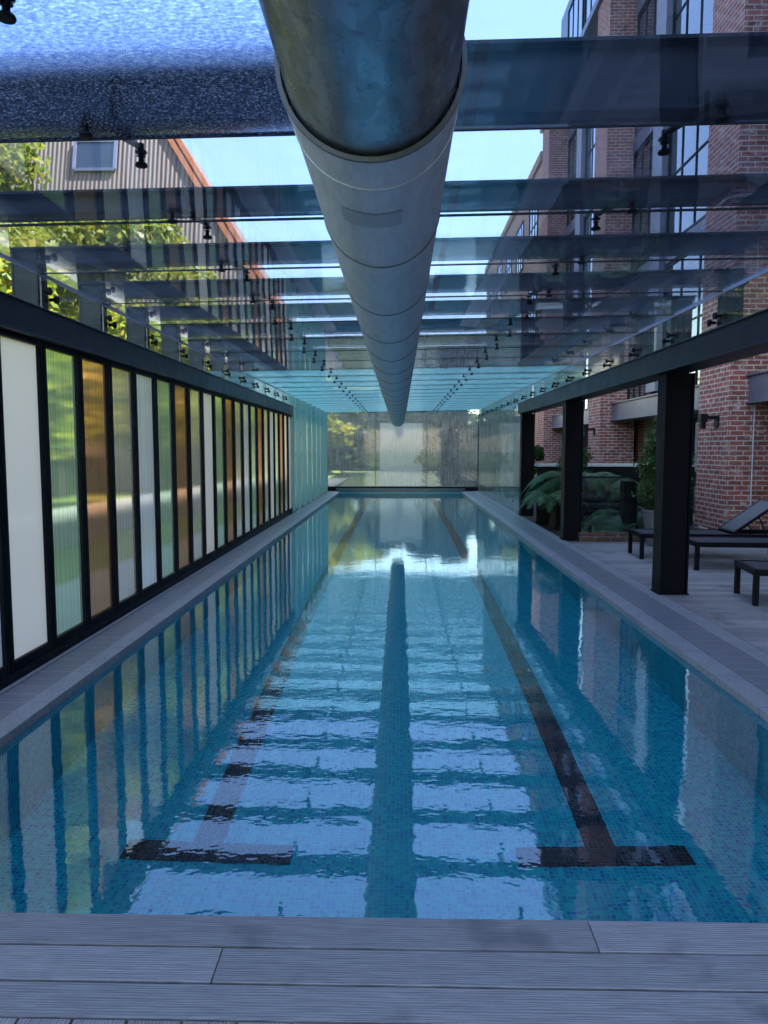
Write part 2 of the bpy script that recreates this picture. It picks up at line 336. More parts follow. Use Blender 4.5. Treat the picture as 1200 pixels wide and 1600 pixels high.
# ---------------------------------------------------------------- mesh helpers
class MB:
    def __init__(s): s.v = []; s.f = []; s.mi = []
    def quad(s, pts, mi=0):
        b = len(s.v); s.v += [tuple(p) for p in pts]; s.f.append(tuple(range(b, b + len(pts)))); s.mi.append(mi)
    def hexa(s, p, mi=0):
        b = len(s.v); s.v += [tuple(q) for q in p]
        for f in ((0, 3, 2, 1), (4, 5, 6, 7), (0, 1, 5, 4), (1, 2, 6, 5), (2, 3, 7, 6), (3, 0, 4, 7)):
            s.f.append(tuple(b + i for i in f)); s.mi.append(mi)
    def box(s, x0, x1, y0, y1, z0, z1, k=0.0, mi=0):     # k: rise in z per metre of x
        s.hexa([(x0, y0, z0 + k * x0), (x1, y0, z0 + k * x1), (x1, y1, z0 + k * x1), (x0, y1, z0 + k * x0),
                (x0, y0, z1 + k * x0), (x1, y0, z1 + k * x1), (x1, y1, z1 + k * x1), (x0, y1, z1 + k * x0)], mi)
        return s
    def bar(s, a, b, w, h, up=(0, 0, 1)):
        a = Vector(a); b = Vector(b); d = (b - a).normalized(); u = Vector(up)
        sd = d.cross(u)
        if sd.length < 1e-4: sd = d.cross(Vector((1, 0, 0)))
        sd.normalize(); u = sd.cross(d).normalized()
        q = []
        for p in (a, b):
            q += [p - sd * w / 2 - u * h / 2, p + sd * w / 2 - u * h / 2, p + sd * w / 2 + u * h / 2, p - sd * w / 2 + u * h / 2]
        s.hexa(q); return s
    def tube(s, pts, rad, seg=10, cap=True):
        pts = [Vector(p) for p in pts]
        if isinstance(rad, (int, float)): rad = [rad] * len(pts)
        base = len(s.v); pu = None
        for i, p in enumerate(pts):
            d = (pts[min(i + 1, len(pts) - 1)] - pts[max(i - 1, 0)]).normalized()
            u = pu if pu is not None else (Vector((1, 0, 0)) if abs(d.x) < .9 else Vector((0, 0, 1)))
            u = (u - d * u.dot(d)).normalized(); pu = u; t = d.cross(u)
            for j in range(seg):
                an = 2 * math.pi * j / seg
                s.v.append(tuple(p + (u * math.cos(an) + t * math.sin(an)) * rad[i]))
        for i in range(len(pts) - 1):
            for j in range(seg):
                k = (j + 1) % seg; o = base + i * seg
                s.f.append((o + j, o + k, o + seg + k, o + seg + j)); s.mi.append(0)
        if cap:
            s.f.append(tuple(base + j for j in reversed(range(seg)))); s.mi.append(0)
            o = base + (len(pts) - 1) * seg
            s.f.append(tuple(o + j for j in range(seg))); s.mi.append(0)
        return s
    def lathe(s, prof, cx=0, cy=0, seg=24):
        base = len(s.v)
        for r, z in prof:
            for j in range(seg):
                an = 2 * math.pi * j / seg; s.v.append((cx + r * math.cos(an), cy + r * math.sin(an), z))
        for i in range(len(prof) - 1):
            for j in range(seg):
                k = (j + 1) % seg; o = base + i * seg
                s.f.append((o + j, o + k, o + seg + k, o + seg + j)); s.mi.append(0)
        return s
    def build(s, name, mat, parent=None, bevel=0, smooth=False, loc=None):
        me = bpy.data.meshes.new(name); me.from_pydata(s.v, [], s.f)
        for m in (mat if isinstance(mat, (list, tuple)) else [mat]): me.materials.append(M[m])
        if any(s.mi): me.polygons.foreach_set('material_index', s.mi)
        me.update()
        bm = bmesh.new(); bm.from_mesh(me); bmesh.ops.recalc_face_normals(bm, faces=bm.faces); bm.to_mesh(me); bm.free()
        if smooth: me.shade_smooth()
        o = bpy.data.objects.new(name, me); C.objects.link(o)
        if parent is not None: o.parent = parent
        if loc: o.location = loc
        if bevel:
            b = o.modifiers.new('bevel', 'BEVEL'); b.width = bevel; b.segments = 2; b.limit_method = 'ANGLE'; b.angle_limit = R(40)
        return o
def box(*a, **k): return MB().box(*a, **k)

def tag(o, label, cat, group=None, kind=None):
    if label: o['label'] = label
    if cat: o['category'] = cat
    if group: o['group'] = group
    o['kind'] = kind or 'thing'
    return o
def thing(name, label, cat, loc=(0, 0, 0), rz=0, group=None):
    o = bpy.data.objects.new(name, None); C.objects.link(o); o.empty_display_size = .2
    o.location = loc; o.rotation_euler = (0, 0, rz)
    return tag(o, label, cat, group)
def dup(root, loc, label, rz=None):
    def cp(o, par):
        c = o.copy(); C.objects.link(c)
        if par is not None: c.parent = par
        for ch in list(o.children): cp(ch, c)
        return c
    kids = list(root.children); r = root.copy(); C.objects.link(r)
    for ch in kids: cp(ch, r)
    r.location = loc; r['label'] = label
    if rz is not None: r.rotation_euler = (0, 0, rz)
    return r
ORD = ['first', 'second', 'third', 'fourth', 'fifth', 'sixth', 'seventh', 'eighth', 'ninth', 'tenth', 'eleventh', 'twelfth',
       'thirteenth', 'fourteenth', 'fifteenth', 'sixteenth', 'seventeenth', 'eighteenth', 'nineteenth', 'twentieth',
       'twenty-first', 'twenty-second', 'twenty-third', 'twenty-fourth']
def struct(o): o['kind'] = 'structure'; return o

# ---------------------------------------------------------------- setting
PX0, PX1, PY0, PY1, WZ, DEPTH = -2.08, 2.10, 2.16, 25.40, -.05, 1.15
K = .0155                               # the roof rises slightly to the right
def rz(x, z0): return z0 + K * x
ROOF = 2.78; YE = 25.8

def ring(mat, name, z, x0, x1, y0, y1, hx0, hx1, hy0, hy1):
    m = MB()
    for a_ in ((x0, hx0, y0, y1), (hx1, x1, y0, y1), (hx0, hx1, y0, hy0), (hx0, hx1, hy1, y1)):
        m.quad([(a_[0], a_[2], z), (a_[1], a_[2], z), (a_[1], a_[3], z), (a_[0], a_[3], z)])
    return struct(m.build(name, mat))
ring('lawn', 'ground', -.20, -700, 700, -300, 1200, -2.6, 2.6, 1.0, 25.9)

m = MB()
m.box(PX0 - .2, PX1 + .2, PY0 - .2, PY1 + .2, WZ - DEPTH - .2, WZ - DEPTH)
m.box(PX0 - .2, PX0, PY0, PY1, WZ - DEPTH, -.03); m.box(PX1, PX1 + .2, PY0, PY1, WZ - DEPTH, -.03)
m.box(PX0 - .2, PX1 + .2, PY0 - .2, PY0, WZ - DEPTH, -.03); m.box(PX0 - .2, PX1 + .2, PY1, PY1 + .2, WZ - DEPTH, -.03)
basin = struct(m.build('pool_basin', 'mosaic'))
FZ = WZ - DEPTH + .004
for cx, x0, x1 in ((-1.02, -1.44, -.56), (1.06, .61, 1.50)):
    q = MB()
    q.quad([(x0, 3.58, FZ), (x1, 3.58, FZ), (x1, 3.74, FZ), (x0, 3.74, FZ)])
    q.quad([(cx - .08, 3.74, FZ), (cx + .08, 3.74, FZ), (cx + .08, 23.6, FZ), (cx - .08, 23.6, FZ)])
    q.quad([(x0, 23.6, FZ), (x1, 23.6, FZ), (x1, 23.8, FZ), (x0, 23.8, FZ)])
    o = q.build('lane_line', 'mosaic_black', basin)
m = MB(); m.quad([(PX0 - .005, PY0 - .005, WZ), (PX1 + .005, PY0 - .005, WZ), (PX1 + .005, PY1 + .005, WZ), (PX0 - .005, PY1 + .005, WZ)])
struct(m.build('water', 'water'))

# copings with drain grates
cl = MB(); cl.box(-2.21, -2.070, 2.25, PY1, -.075, 0); cl.box(-2.475, -2.44, 2.25, YE - .06, -.05, .002)
cl.box(-2.44, -2.21, 2.25, YE - .06, -.15, -.10)
left_coping = struct(cl.build('coping', 'stone', bevel=.004))
box(-2.436, -2.214, 2.25, YE - .08, -.03, -.004).build('drain_grate', 'grate', left_coping)
cr = MB(); cr.box(2.090, 2.25, 2.25, PY1, -.075, 0); cr.box(2.545, 2.69, 2.25, YE - .06, -.05, .003)
cr.box(2.25, 2.545, 2.25, YE - .06, -.15, -.10)
right_coping = struct(cr.build('coping', 'stone', bevel=.004))
box(2.255, 2.541, 2.25, YE - .08, -.03, -.004).build('drain_grate', 'grate', right_coping)
ce = MB(); ce.box(-2.205, 2.245, PY1 + .002, YE - .07, -.028, .10)
struct(ce.build('end_ledge', 'mosaic_dark', bevel=.004))

# decking
def boards(name, x0, x1, ys, joints, mat, seed=1, z=0.0, th=.026, swap=False, gap=.006):
    rnd = random.Random(seed); m = MB()
    for i, (a_, b_) in enumerate(ys):
        js = joints(i, rnd); edges = [x0] + sorted(js) + [x1]
        for p, q in zip(edges[:-1], edges[1:]):
            p2 = p + (.0015 if p != x0 else 0); q2 = q - (.0015 if q != x1 else 0)
            if swap: m.box(a_ + gap / 2, b_ - gap / 2, p2, q2, z - th, z)
            else: m.box(p2, q2, a_ + gap / 2, b_ - gap / 2, z - th, z)
    return m.build(name, mat, bevel=.002)
rows = [(2.094, 2.238), (1.942, 2.085), (1.807, 1.933)]
fixed = [[.60], [-.53], [2.4]]
dk = struct(boards('pool_deck', -2.6, 2.695, rows, lambda i, r: fixed[i], 'deck_x', 3, gap=0.0))
ys = [(-2.6 + .145 * i, -2.6 + .145 * (i + 1)) for i in range(37)]
struct(boards('pool_deck', -3.0, 1.80, ys, lambda i, r: [], 'deck_y', 4, swap=True))
ys = []; y = -3.0
while y < 11.75: ys.append((y, y + .1425)); y += .1425
def jn(i, r): s = r.uniform(0, 2.4); return [2.7 + s + 2.4 * k for k in range(1 if s > .5 else 1, 3) if 2.75 < 2.7 + s + 2.4 * (k - 1) < 5.9][:2]
struct(boards('pool_deck', 2.70, 6.60, ys, jn, 'deck_x', 5, gap=.009))
struct(box(-3.2, 6.6, -3.2, 2.12, -.14, -.06).build('deck_slab', 'rub'))  # slab coloured black to put shade into the gaps between boards
struct(box(2.72, 6.6, 2.13, 11.80, -.14, -.06).build('deck_slab', 'rub'))  # same black, painting the shade under the right-hand boards
struct(box(-4.3, -2.80, -4, 40, -.22, -.13).build('path', 'paving'))
struct(box(2.75, 6.5, 12.05, 32, -.30, -.16).build('garden_bed', 'earth'))

# ---------------------------------------------------------------- roof frames
YK = lambda k: 1.99 + 1.1 * k
NF = 22
def frame(k, deep, mat, name, label):
    t = thing(name, label, 'roof frame', (0, YK(k), 0), 0, 'roof frames over the pool')
    zb, zt = ROOF + .055, ROOF + .055 + (.28 if deep else .122)
    b = MB(); b.box(-2.77, 2.93, 0, .15, zb, zb + .014, K); b.box(-2.77, 2.93, 0, .15, zt - .014, zt, K)
    b.box(-2.77, 2.93, .06, .09, zb + .014, zt - .014, K)
    for x in (-2.76, -1.2, 0.0, 1.2, 2.90): b.box(x, x + .012, .004, .146, zb + .014, zt - .014, K)
    b.build('beam', mat, t)
    for x0, x1, z0 in ((-2.76, -2.575, 2.25), (2.735, 2.89, 2.492)):
        l = MB(); zz = rz((x0 + x1) / 2, zb)
        l.box(x0, x0 + .014, 0, .15, z0, zz); l.box(x1 - .014, x1, 0, .15, z0, zz); l.box(x0 + .014, x1 - .014, .06, .09, z0, zz)
        l.box(x0 + .014, x1 - .014, .004, .012, z0, zz)
        l.build('leg', mat, t)
    for sx in (-1, 1):
        cx = sx * 1.18; zg = rz(cx, ROOF)
        f = MB(); f.tube([(cx, .05, zg + .11), (cx, .05, zg + .035)], .017, 10)
        f.tube([(cx + .055 * sx, -.11, zg + .034), (cx, .05, zg + .042), (cx - .055 * sx, .20, zg + .034)], [.012, .019, .012], 8)
        fo = f.build('spider_bracket', 'steel', t, smooth=False)
        for (ax, ay) in ((cx + .055 * sx, -.11), (cx - .055 * sx, .20)):
            za = rz(ax, ROOF)
            d = MB(); d.lathe([(.0, za - .048), (.024, za - .046), (.027, za - .040), (.024, za - .032), (.012, za - .029), (.011, za - .004), (.02, za - .002)], ax, ay, 16)
            d.lathe([(.026, za + .012), (.026, za + .018), (.013, za + .022), (.013, za + .05), (0, za + .05)], ax, ay, 16)
            d.build('glass_bolt', 'steel_dull', fo, smooth=False)
    box(-2.575, -2.551, .03, .12, 2.27, 2.42).build('bracket', mat, t)
    for sx, xg in ((-1, -2.55), (1, 2.71)):
        for zo in (2.60,):
            for yy in (.05, .16):
                d = MB()
                ins = xg + (.0 if sx < 0 else -.0)
                d.tube([(ins + .03 * -sx, yy, zo + (.02 if yy < .1 else -.02)), (ins - .02 * -sx, yy, zo + (.02 if yy < .1 else -.02))], .013, 10)
                d.tube([(ins + .045 * -sx, yy, zo + (.02 if yy < .1 else -.02)), (ins + .025 * -sx, yy, zo + (.02 if yy < .1 else -.02))], .028, 14)
                d.build('side_bolt', 'steel_dull', t)
    return t
deepf = frame(1, True, 'roofsteel', 'roof_portal', 'deep dark steel roof frame nearest the deck, spanning above the galvanised duct joint')
dup(deepf, (0, YK(0), 0), 'dark steel roof frame just above the top edge, over the near decking')
base = frame(2, False, 'roofsteel', 'roof_portal', 'slim dark steel roof frame, second one in view from the near deck')
for k in range(3, 11):
    dup(base, (0, YK(k), 0), '%s slim dark steel roof frame in view, counting from the near deck' % ORD[k - 1])
fin0 = frame(11, False, 'fin', 'roof_portal', 'pale teal frosted roof fin frame, nearest of the pale ones')
for k in range(12, NF):
    dup(fin0, (0, YK(k), 0), '%s pale teal roof fin frame, counting from the nearest pale one' % ORD[k - 11])

# roof glass: two panes per bay
def pane(x0, x1, L, mat, name, lab, y, grp):
    m = MB(); m.box(x0, x1, .006, L - .006, ROOF - .010, ROOF + .002, K)
    o = m.build(name, mat, loc=(0, y, 0)); return tag(o, lab, 'glass pane', grp)
pr_l = pr_r = None
for k in range(0, NF + 1):
    y0 = YK(k - 1) if k > 0 else YK(0) - 1.1
    y1 = YK(k) if k < NF else YE - .01
    L = y1 - y0; y_mid = (y0 + y1) / 2
    mat = 'glass' if y_mid < 12.2 else 'glass_far'
    for side, x0, x1 in (('left', -2.555, -.004), ('right', .004, 2.71)):
        mt = mat
        if side == 'left' and k in (1, 0): mt = 'glass_beaded'
        if k == 0: lab = '%s roof glass pane over the near decking, %s of the duct' % ('rain beaded' if side == 'left' else 'clear', side)
        elif k == 1: lab = ('rain beaded rippled roof pane at top left' if side == 'left' else 'dusty clear roof pane at top right') + ', in front of the deep frame'
        else: lab = '%s roof pane %s of the duct, %s bay beyond the deep frame' % ('dusty clear' if mat == 'glass' else 'teal-sheened', side, ORD[k - 2])
        pane(x0, x1, L, mt, 'roof_glass', lab, y0, 'glass panes of the pool roof')
# gaskets (thin dark joint strips), one per joint
for k in range(0, NF):
    m = MB(); m.box(-2.555, 2.71, -.0055, .0055, ROOF - .013, ROOF - .001, K)
    g = m.build('joint_strip', 'rub', loc=(0, YK(k), 0))
    tag(g, 'thin black rubber strip sealing the %s joint of the glass roof' % ORD[k], 'seal', 'rubber joints of the glass roof')
# pale strips standing in for the highlight on the glass roof edges
for nm, x, z in (('left', -2.566, rz(-2.55, ROOF) - .012), ('right', 2.712, rz(2.7, ROOF) - .012)):
    tag(box(x, x + .011, .9, YE - .02, z - .012, z + .020).build('highlight_strip', 'conduit'), 'thin pale strip standing for the highlight along the %s glass roof edge' % nm, 'highlight strip', 'highlight strips where roof meets side glass')
# side strips of glass above the long beams
for side, x in (('left', -2.558), ('right', 2.713)):
    zt = rz(x, ROOF) - .026
    for k in range(1, 15):
        y0, y1 = YK(k - 1), YK(k)
        if side == 'left' and y1 > 16.9: y1 = 16.9
        if y0 >= 16.3: continue
        m = box(x, x + .009, .004, y1 - y0 - .004, 2.452 if side == 'left' else 2.488, zt)
        o = m.build('glass_strip', 'glass_side', loc=(0, y0, 0))
        tag(o, '%s clear glass strip above the long %s beam, counting from the deck' % (ORD[k - 1], side), 'glass strip', 'glass strips above the long %s beam' % side)

# long beams
lb = MB(); lb.box(-2.545, -2.44, -1.0, 16.92, 2.255, 2.44); lb.box(-2.55, -2.428, -1.0, 16.92, 2.44, 2.452); lb.box(-2.55, -2.428, -1.0, 16.92, 2.243, 2.255)
tag(lb.build('long_beam', 'beam_blue', bevel=.003), 'long blue-black steel beam on top of the coloured panel wall', 'beam')
rb = MB(); rb.box(2.60, 2.90, -1.0, 16.55, 2.250, 2.264); rb.box(2.60, 2.90, -1.0, 16.55, 2.474, 2.488); rb.box(2.615, 2.63, -1.0, 16.55, 2.264, 2.474)
tag(rb.build('long_beam', 'beam_blue', bevel=.002), 'long black steel beam carried by the columns right of the pool', 'beam')

# columns
col = thing('steel_column', 'nearest big black H-shaped column beside the pool, with brick pier behind', 'column', (2.66, 7.50, 0), 0, 'black steel columns right of the pool')
m = MB(); m.box(0, .016, 0, .24, .012, 2.248); m.box(.27, .286, 0, .24, .012, 2.248); m.box(.016, .27, .04, .056, .012, 2.248)
m.build('shaft', 'steel', col, bevel=.002)
box(-.012, .298, -.012, .252, .002, .012).build('base_plate', 'steel_dull', col)
dup(col, (2.66, 11.96, 0), 'middle black steel column standing beside the glass fence and ferns')
dup(col, (2.66, 16.25, 0), 'farthest black steel column where the streaked glass wall begins')
dup(col, (2.66, 3.02, 0), 'black steel column outside the right edge, nearest the deck end')

# ---------------------------------------------------------------- coloured panel wall
P0, PW = 5.16, .595
tr = MB(); tr.box(-2.56, -2.479, -1.0, 16.92, -.15, .035); tr.box(-2.50, -2.484, -1.0, 16.92, .035, .05)
tag(tr.build('floor_track', 'steel_dull', bevel=.003), 'black floor track under the coloured sliding panels', 'track')
kinds = ['white', 'green', 'amber', 'clear', 'blue', 'green', 'amber', 'clear', 'white', 'green', 'amber', 'clear', 'blue', 'green', 'amber', 'clear', 'white', 'green', 'amber', 'clear']
words = {'white': 'opal white', 'green': 'translucent green', 'amber': 'amber brown', 'clear': 'clear grey ribbed', 'blue': 'pale bluish white'}
protos = {}; cnt = {}
for i in range(-9, 20):
    kd = kinds[i + 1] if i >= -1 and i + 1 < 20 else ('clear', 'amber', 'green', 'white')[(-i - 2) % 4]
    y0 = P0 - PW + PW * (i + 1)
    if i == -2: kd = 'blue'
    cnt[kd] = cnt.get(kd, 0) + (1 if i >= -2 else 0)
    lab = ('%s wall panel, %s of its colour from the near end' % (words[kd], ORD[max(cnt[kd], 1) - 1])) if i >= -2 else ('%s wall panel beside the near decking, %s before the visible ones' % (words[kd], ORD[-i - 3]))
    if kd not in protos:
        t = thing('coloured_screen', lab, 'wall panel', (-2.52, y0, 0), 0, 'coloured sliding panels along the pool')
        f = MB(); x0, x1 = -.022, .028
        f.box(x0, x1, .002, .048, .05, 2.243); f.box(x0, x1, PW - .048, PW - .002, .05, 2.243)
        f.box(x0, x1, .048, PW - .048, .05, .12); f.box(x0, x1, .048, PW - .048, 2.205, 2.243)
        f.build('frame', 'steel', t, bevel=.003)
        q = MB(); q.quad([(0, .046, .115), (0, PW - .046, .115), (0, PW - .046, 2.21), (0, .046, 2.21)]); q.build('sheet', 'sh_' + kd, t)
        protos[kd] = t
    else:
        dup(protos[kd], (-2.52, y0, 0), lab)

# ---------------------------------------------------------------- far glass walls and end window
def wallpanes(side, x, ya, n):
    L = (YE - ya) / n
    for i in range(n):
        o = box(x, x + .012, .005, L - .005, .004, rz(x, ROOF) - .03).build('wall_glass', 'glass_wall', loc=(0, ya + i * L, 0))
        tag(o, '%s tall streaked glass pane in the far %s wall, counting from the near end' % (ORD[i], side), 'glass pane', 'tall glass panes of the far %s wall' % side)
        if side == 'left':
            f = box(.016, .125, -.008, .008, .004, rz(x, ROOF) - .035).build('glass_fin', 'fin', loc=(x, ya + i * L + .03, 0))
            tag(f, '%s frosted upright glass fin along the far left wall, counting from the coloured panels' % ORD[i], 'glass fin', 'frosted fins of the far left wall')
        for z in (.25, 1.35, 2.45):
            for yy in (.07, L - .07): t = MB(); t.tube([(x + (.024 if side == 'left' else -.014), ya + i * L + yy, z), (x + (.013 if side == 'left' else -.001), ya + i * L + yy, z)], .022, 10).build('bolt', 'chrome', o).location = (0, -(ya + i * L), 0)
wallpanes('left', -2.562, 16.94, 8)
wallpanes('right', 2.72, 16.55, 8)
for side, x in (('left', -2.58), ('right', 2.70)):
    tag(box(x, x + .05, 16.95, YE - .02, -.12, .003).build('base_channel', 'greysteel'), 'grey metal channel under the far %s glass wall' % side, 'channel', 'channels under the far glass walls')
sill = tag(box(-2.58, 2.74, YE - .05, YE + .06, -.12, .15).build('window_sill', 'steel_dull', bevel=.004), 'dark sill below the misted end window', 'sill')
xs = [-2.545, -.86, .93, 2.70]
for i, nm in enumerate(('left', 'middle', 'right')):
    t = thing('end_window', '%s pane of the misted window closing the far end' % nm, 'window', (0, YE, 0), 0, 'misted panes of the end window')
    zt = rz((xs[i] + xs[i + 1]) / 2, ROOF) - .035
    box(xs[i] + .012, xs[i + 1] - .012, -.006, .006, .165, zt - .02).build('pane', 'glass_cond', t)
    f = MB(); f.box(xs[i] + .001, xs[i] + .012, -.015, .02, .152, zt); f.box(xs[i + 1] - .012, xs[i + 1] - .001, -.015, .02, .152, zt)
    f.box(xs[i] + .012, xs[i + 1] - .012, -.015, .02, zt - .02, zt); f.box(xs[i] + .012, xs[i + 1] - .012, -.015, .02, .152, .165)
    f.build('frame', 'conduit', t)

# ---------------------------------------------------------------- ducts
DX, DZ, DR = -.075, 2.457, .232
def cyl_y(m, y0, y1, r0, r1, seg=72):
    b = len(m.v)
    for y, r in ((y0, r0), (y1, r1)):
        for j in range(seg):
            an = 2 * math.pi * j / seg; m.v.append((DX + r * math.cos(an), y, DZ + r * math.sin(an)))
    for j in range(seg):
        k = (j + 1) % seg; m.f.append((b + j, b + k, b + seg + k, b + seg + j)); m.mi.append(0)
    return m
def flatcap(m, y, r0, r1, seg=72): return cyl_y(m, y, y, r0, r1, seg)
duct = thing('air_duct', 'long round off-white painted air duct hanging down the middle under the glass roof', 'duct', (0, 0, 0))
m = MB(); cyl_y(m, 1.93, 25.45, DR, DR); flatcap(m, 25.45, DR, .001)
m.build('duct_body', 'duct', duct, smooth=False)
for p in duct.children[0].data.polygons: p.use_smooth = len(p.vertices) == 4 and abs(p.normal.y) < .5
def ringobj(y, wd, pr, mat, name, par):
    m = MB(); flatcap(m, y, DR - .004, DR + pr); cyl_y(m, y, y + wd, DR + pr, DR + pr); flatcap(m, y + wd, DR + pr, DR - .004)
    o = m.build(name, mat, par)
    for p in o.data.polygons: p.use_smooth = abs(p.normal.y) < .5
    return o
ringobj(1.93, .09, .005, 'duct', 'collar', duct); ringobj(1.918, .012, .008, 'seam', 'collar_flange', duct)
for k in range(0, 21):
    y = 3.03 + 1.075 * k
    if y < 25.2: ringobj(y, .012, .0035, 'seam', 'seam_ring', duct)
ringobj(2.14, .010, .003, 'duct', 'seam_ring', duct)
for k in range(1, NF, 2):
    y = YK(k) + .075
    MB().tube([(DX, y, DZ + DR - .01), (DX, y, ROOF + .054)], .008, 8).build('hanger', 'chrome', duct)
# label plate bent round the duct
m = MB(); n = 10; a0, a1 = R(-118), R(-70)
for j in range(n):
    p, q = a0 + (a1 - a0) * j / n, a0 + (a1 - a0) * (j + 1) / n; r = DR + .0025
    m.quad([(DX + r * math.cos(p), 2.36, DZ + r * math.sin(p)), (DX + r * math.cos(q), 2.36, DZ + r * math.sin(q)), (DX + r * math.cos(q), 2.50, DZ + r * math.sin(q)), (DX + r * math.cos(p), 2.50, DZ + r * math.sin(p))])
m.build('label_plate', 'duct_label', duct, smooth=True)
gd = thing('steel_duct', 'bare galvanised steel duct section overhead at the near end of the white duct', 'duct', (0, 0, 0))
m = MB(); cyl_y(m, -3.0, 1.96, DR - .012, DR - .012); o = m.build('duct_body', 'galv', gd, smooth=True)
for y in (.75,):
    m = MB(); cyl_y(m, y, y + .02, DR - .006, DR - .006); m.build('seam_ring', 'galv', gd, smooth=True)

# ---------------------------------------------------------------- brick building on the right
bx = 5.66; PIER = [12.9 + 8.2 * k for k in range(-4, 3)]; PWD = 1.3; TOPZ = 14.0
bld = thing('brick_building', 'tall old red brick building with deep piers rising right of the pool', 'building', (0, 0, 0))
m = MB()
for y in PIER: m.box(bx, 6.62, y, y + PWD, -.3, TOPZ)
m.box(6.62, 7.1, PIER[0], PIER[-1] + PWD, 4.0, TOPZ); m.box(7.1, 20, PIER[0], PIER[-1] + PWD, -.3, TOPZ)
m.build('wall', 'brick', bld)
m = MB(); m.box(6.3, 19, PIER[0] + .3, PIER[-1] + PWD, TOPZ, 18.2)
m.build('top_storey', 'louvre', bld)
m = MB(); m.box(5.55, 6.9, PIER[0], PIER[-1] + PWD + .1, TOPZ + .002, TOPZ + .22); m.build('cornice', 'spandrel', bld)
FL = [2.29 + 3.6 * i for i in range(4)]
def window(par, x, y0, y1, z0, z1, nx, nz, mat='winglass'):
    f = MB(); t = .05
    f.box(x - .03, x + .03, y0, y0 + t, z0, z1); f.box(x - .03, x + .03, y1 - t, y1, z0, z1)
    f.box(x - .03, x + .03, y0 + t, y1 - t, z0, z0 + t); f.box(x - .03, x + .03, y0 + t, y1 - t, z1 - t, z1)
    for i in range(1, nx):
        yy = y0 + (y1 - y0) * i / nx; f.box(x - .02, x + .02, yy - .015, yy + .015, z0 + t, z1 - t)
    for i in range(1, nz):
        zz = z0 + (z1 - z0) * i / nz; f.box(x - .024, x + .016, y0 + t, y1 - t, zz - .015, zz + .015)
    o = f.build('window', 'steel_dull', par)
    g = MB(); g.quad([(x + .004, y0 + .01, z0 + .01), (x + .004, y1 - .01, z0 + .01), (x + .004, y1 - .01, z1 - .01), (x + .004, y0 + .01, z1 - .01)])
    g.build('pane', mat, o); return o
for bi, y in enumerate(PIER[:-1]):
    a0, a1 = y + PWD, y + 8.2; mid = (a0 + a1) / 2
    box(6.25, 6.61, mid + .75, mid + 1.45, 2.9, TOPZ - .01).build('steel_pier', 'greysteel', bld)
    for fi, z in enumerate(FL):
        s_ = MB()
        if fi:
            s_.box(6.36, 6.60, a0 + .004, mid + .745, z, z + .40); s_.box(6.36, 6.60, mid + 1.455, a1 - .004, z, z + .40)
            s_.build('spandrel', 'spandrel', bld)
            z1 = (FL[fi + 1] - .04) if fi < 3 else TOPZ - .3
            for (p, q) in ((a0 + .02, mid + .73), (mid + 1.47, a1 - .02)):
                window(bld, 6.42, p, q, z + .44, z1, 5 if q - p > 3 else 3, 2, 'winglass')
            continue
        s_.box(5.98, 6.02, a0 + .004, a1 - .004, z, z + .44); s_.box(5.93, 6.5, a0 + .004, a1 - .004, z + .44, z + .47); s_.box(5.93, 6.5, a0 + .004, a1 - .004, z - .03, z)
        if fi: s_.box(6.02, 6.6, a0 + .004, a1 - .004, z + .02, z + .42)
        sp_ = s_.build('spandrel', 'spandrel', bld)
        z1 = (FL[fi + 1] - .04) if fi < 3 else TOPZ - .3
        for (p, q) in ((a0 + .02, mid + .73), (mid + 1.47, a1 - .02)):
            window(bld, 6.42, p, q, z + .50, z1, 4, 2, 'winglass')
    # ground floor recess
    if bi >= 3:
        box(6.9, 7.0, a0, a1, -.2, 4.0).build('recess_wall', 'cream' if bi == 4 else 'steel_dull', bld)
        if bi == 4:
            d_ = box(6.84, 6.89, a0 + 3.6, a0 + 4.7, -.15, 2.1).build('door', 'cream', bld); box(6.80, 6.84, a0 + 3.7, a0 + 3.75, .9, 1.0).build('handle', 'chrome', d_)
        window(bld, 6.82, a0 + .3, a0 + 3.2, .0, 2.2, 3, 1)
# upper windows on the top storey
for bi, y in enumerate(PIER[:-1]):
    for q in range(3):
        window(bld, 6.26, y + .5 + q * 2.6, y + 2.8 + q * 2.6, TOPZ + .6, 17.7, 3, 1)
# lower annexe beyond
anx = thing('brick_building', 'lower sand-coloured brick building beyond the tall red one', 'building', (0, 0, 0))
box(5.72, 16, 30.72, 50, -.3, 13.0).build('wall', 'sandstone', anx)
for i in range(5):
    for j in range(3): window(anx, 5.69, 31.6 + 3.6 * i, 33.6 + 3.6 * i, 2.8 + 3.5 * j, 5.0 + 3.5 * j, 3, 2)
box(5.6, 15.9, 30.75, 50.1, 13.002, 13.35).build('cornice', 'sandstone', anx)

# sconces on brick piers
def sconce(y, lab):
    t = thing('wall_lamp', lab, 'lamp', (bx, y, 1.98), 0, 'black wall lamps on the brick piers')
    box(-.03, -.002, -.09, .09, -.10, .10).build('back_plate', 'steel_dull', t, bevel=.004)
    box(-.20, -.03, -.03, .03, .03, .09).build('arm', 'steel_dull', t, bevel=.004)
    m = MB(); m.box(-.32, -.20, -.08, .08, -.02, .13); m.box(-.30, -.22, -.06, .06, -.14, -.02)
    m.build('lamp_head', 'steel_dull', t, bevel=.006)
sconce(13.35, 'square black lamp on the nearest brick pier, right of the big column')
sconce(21.7, 'square black lamp on the second brick pier, above the ferns')
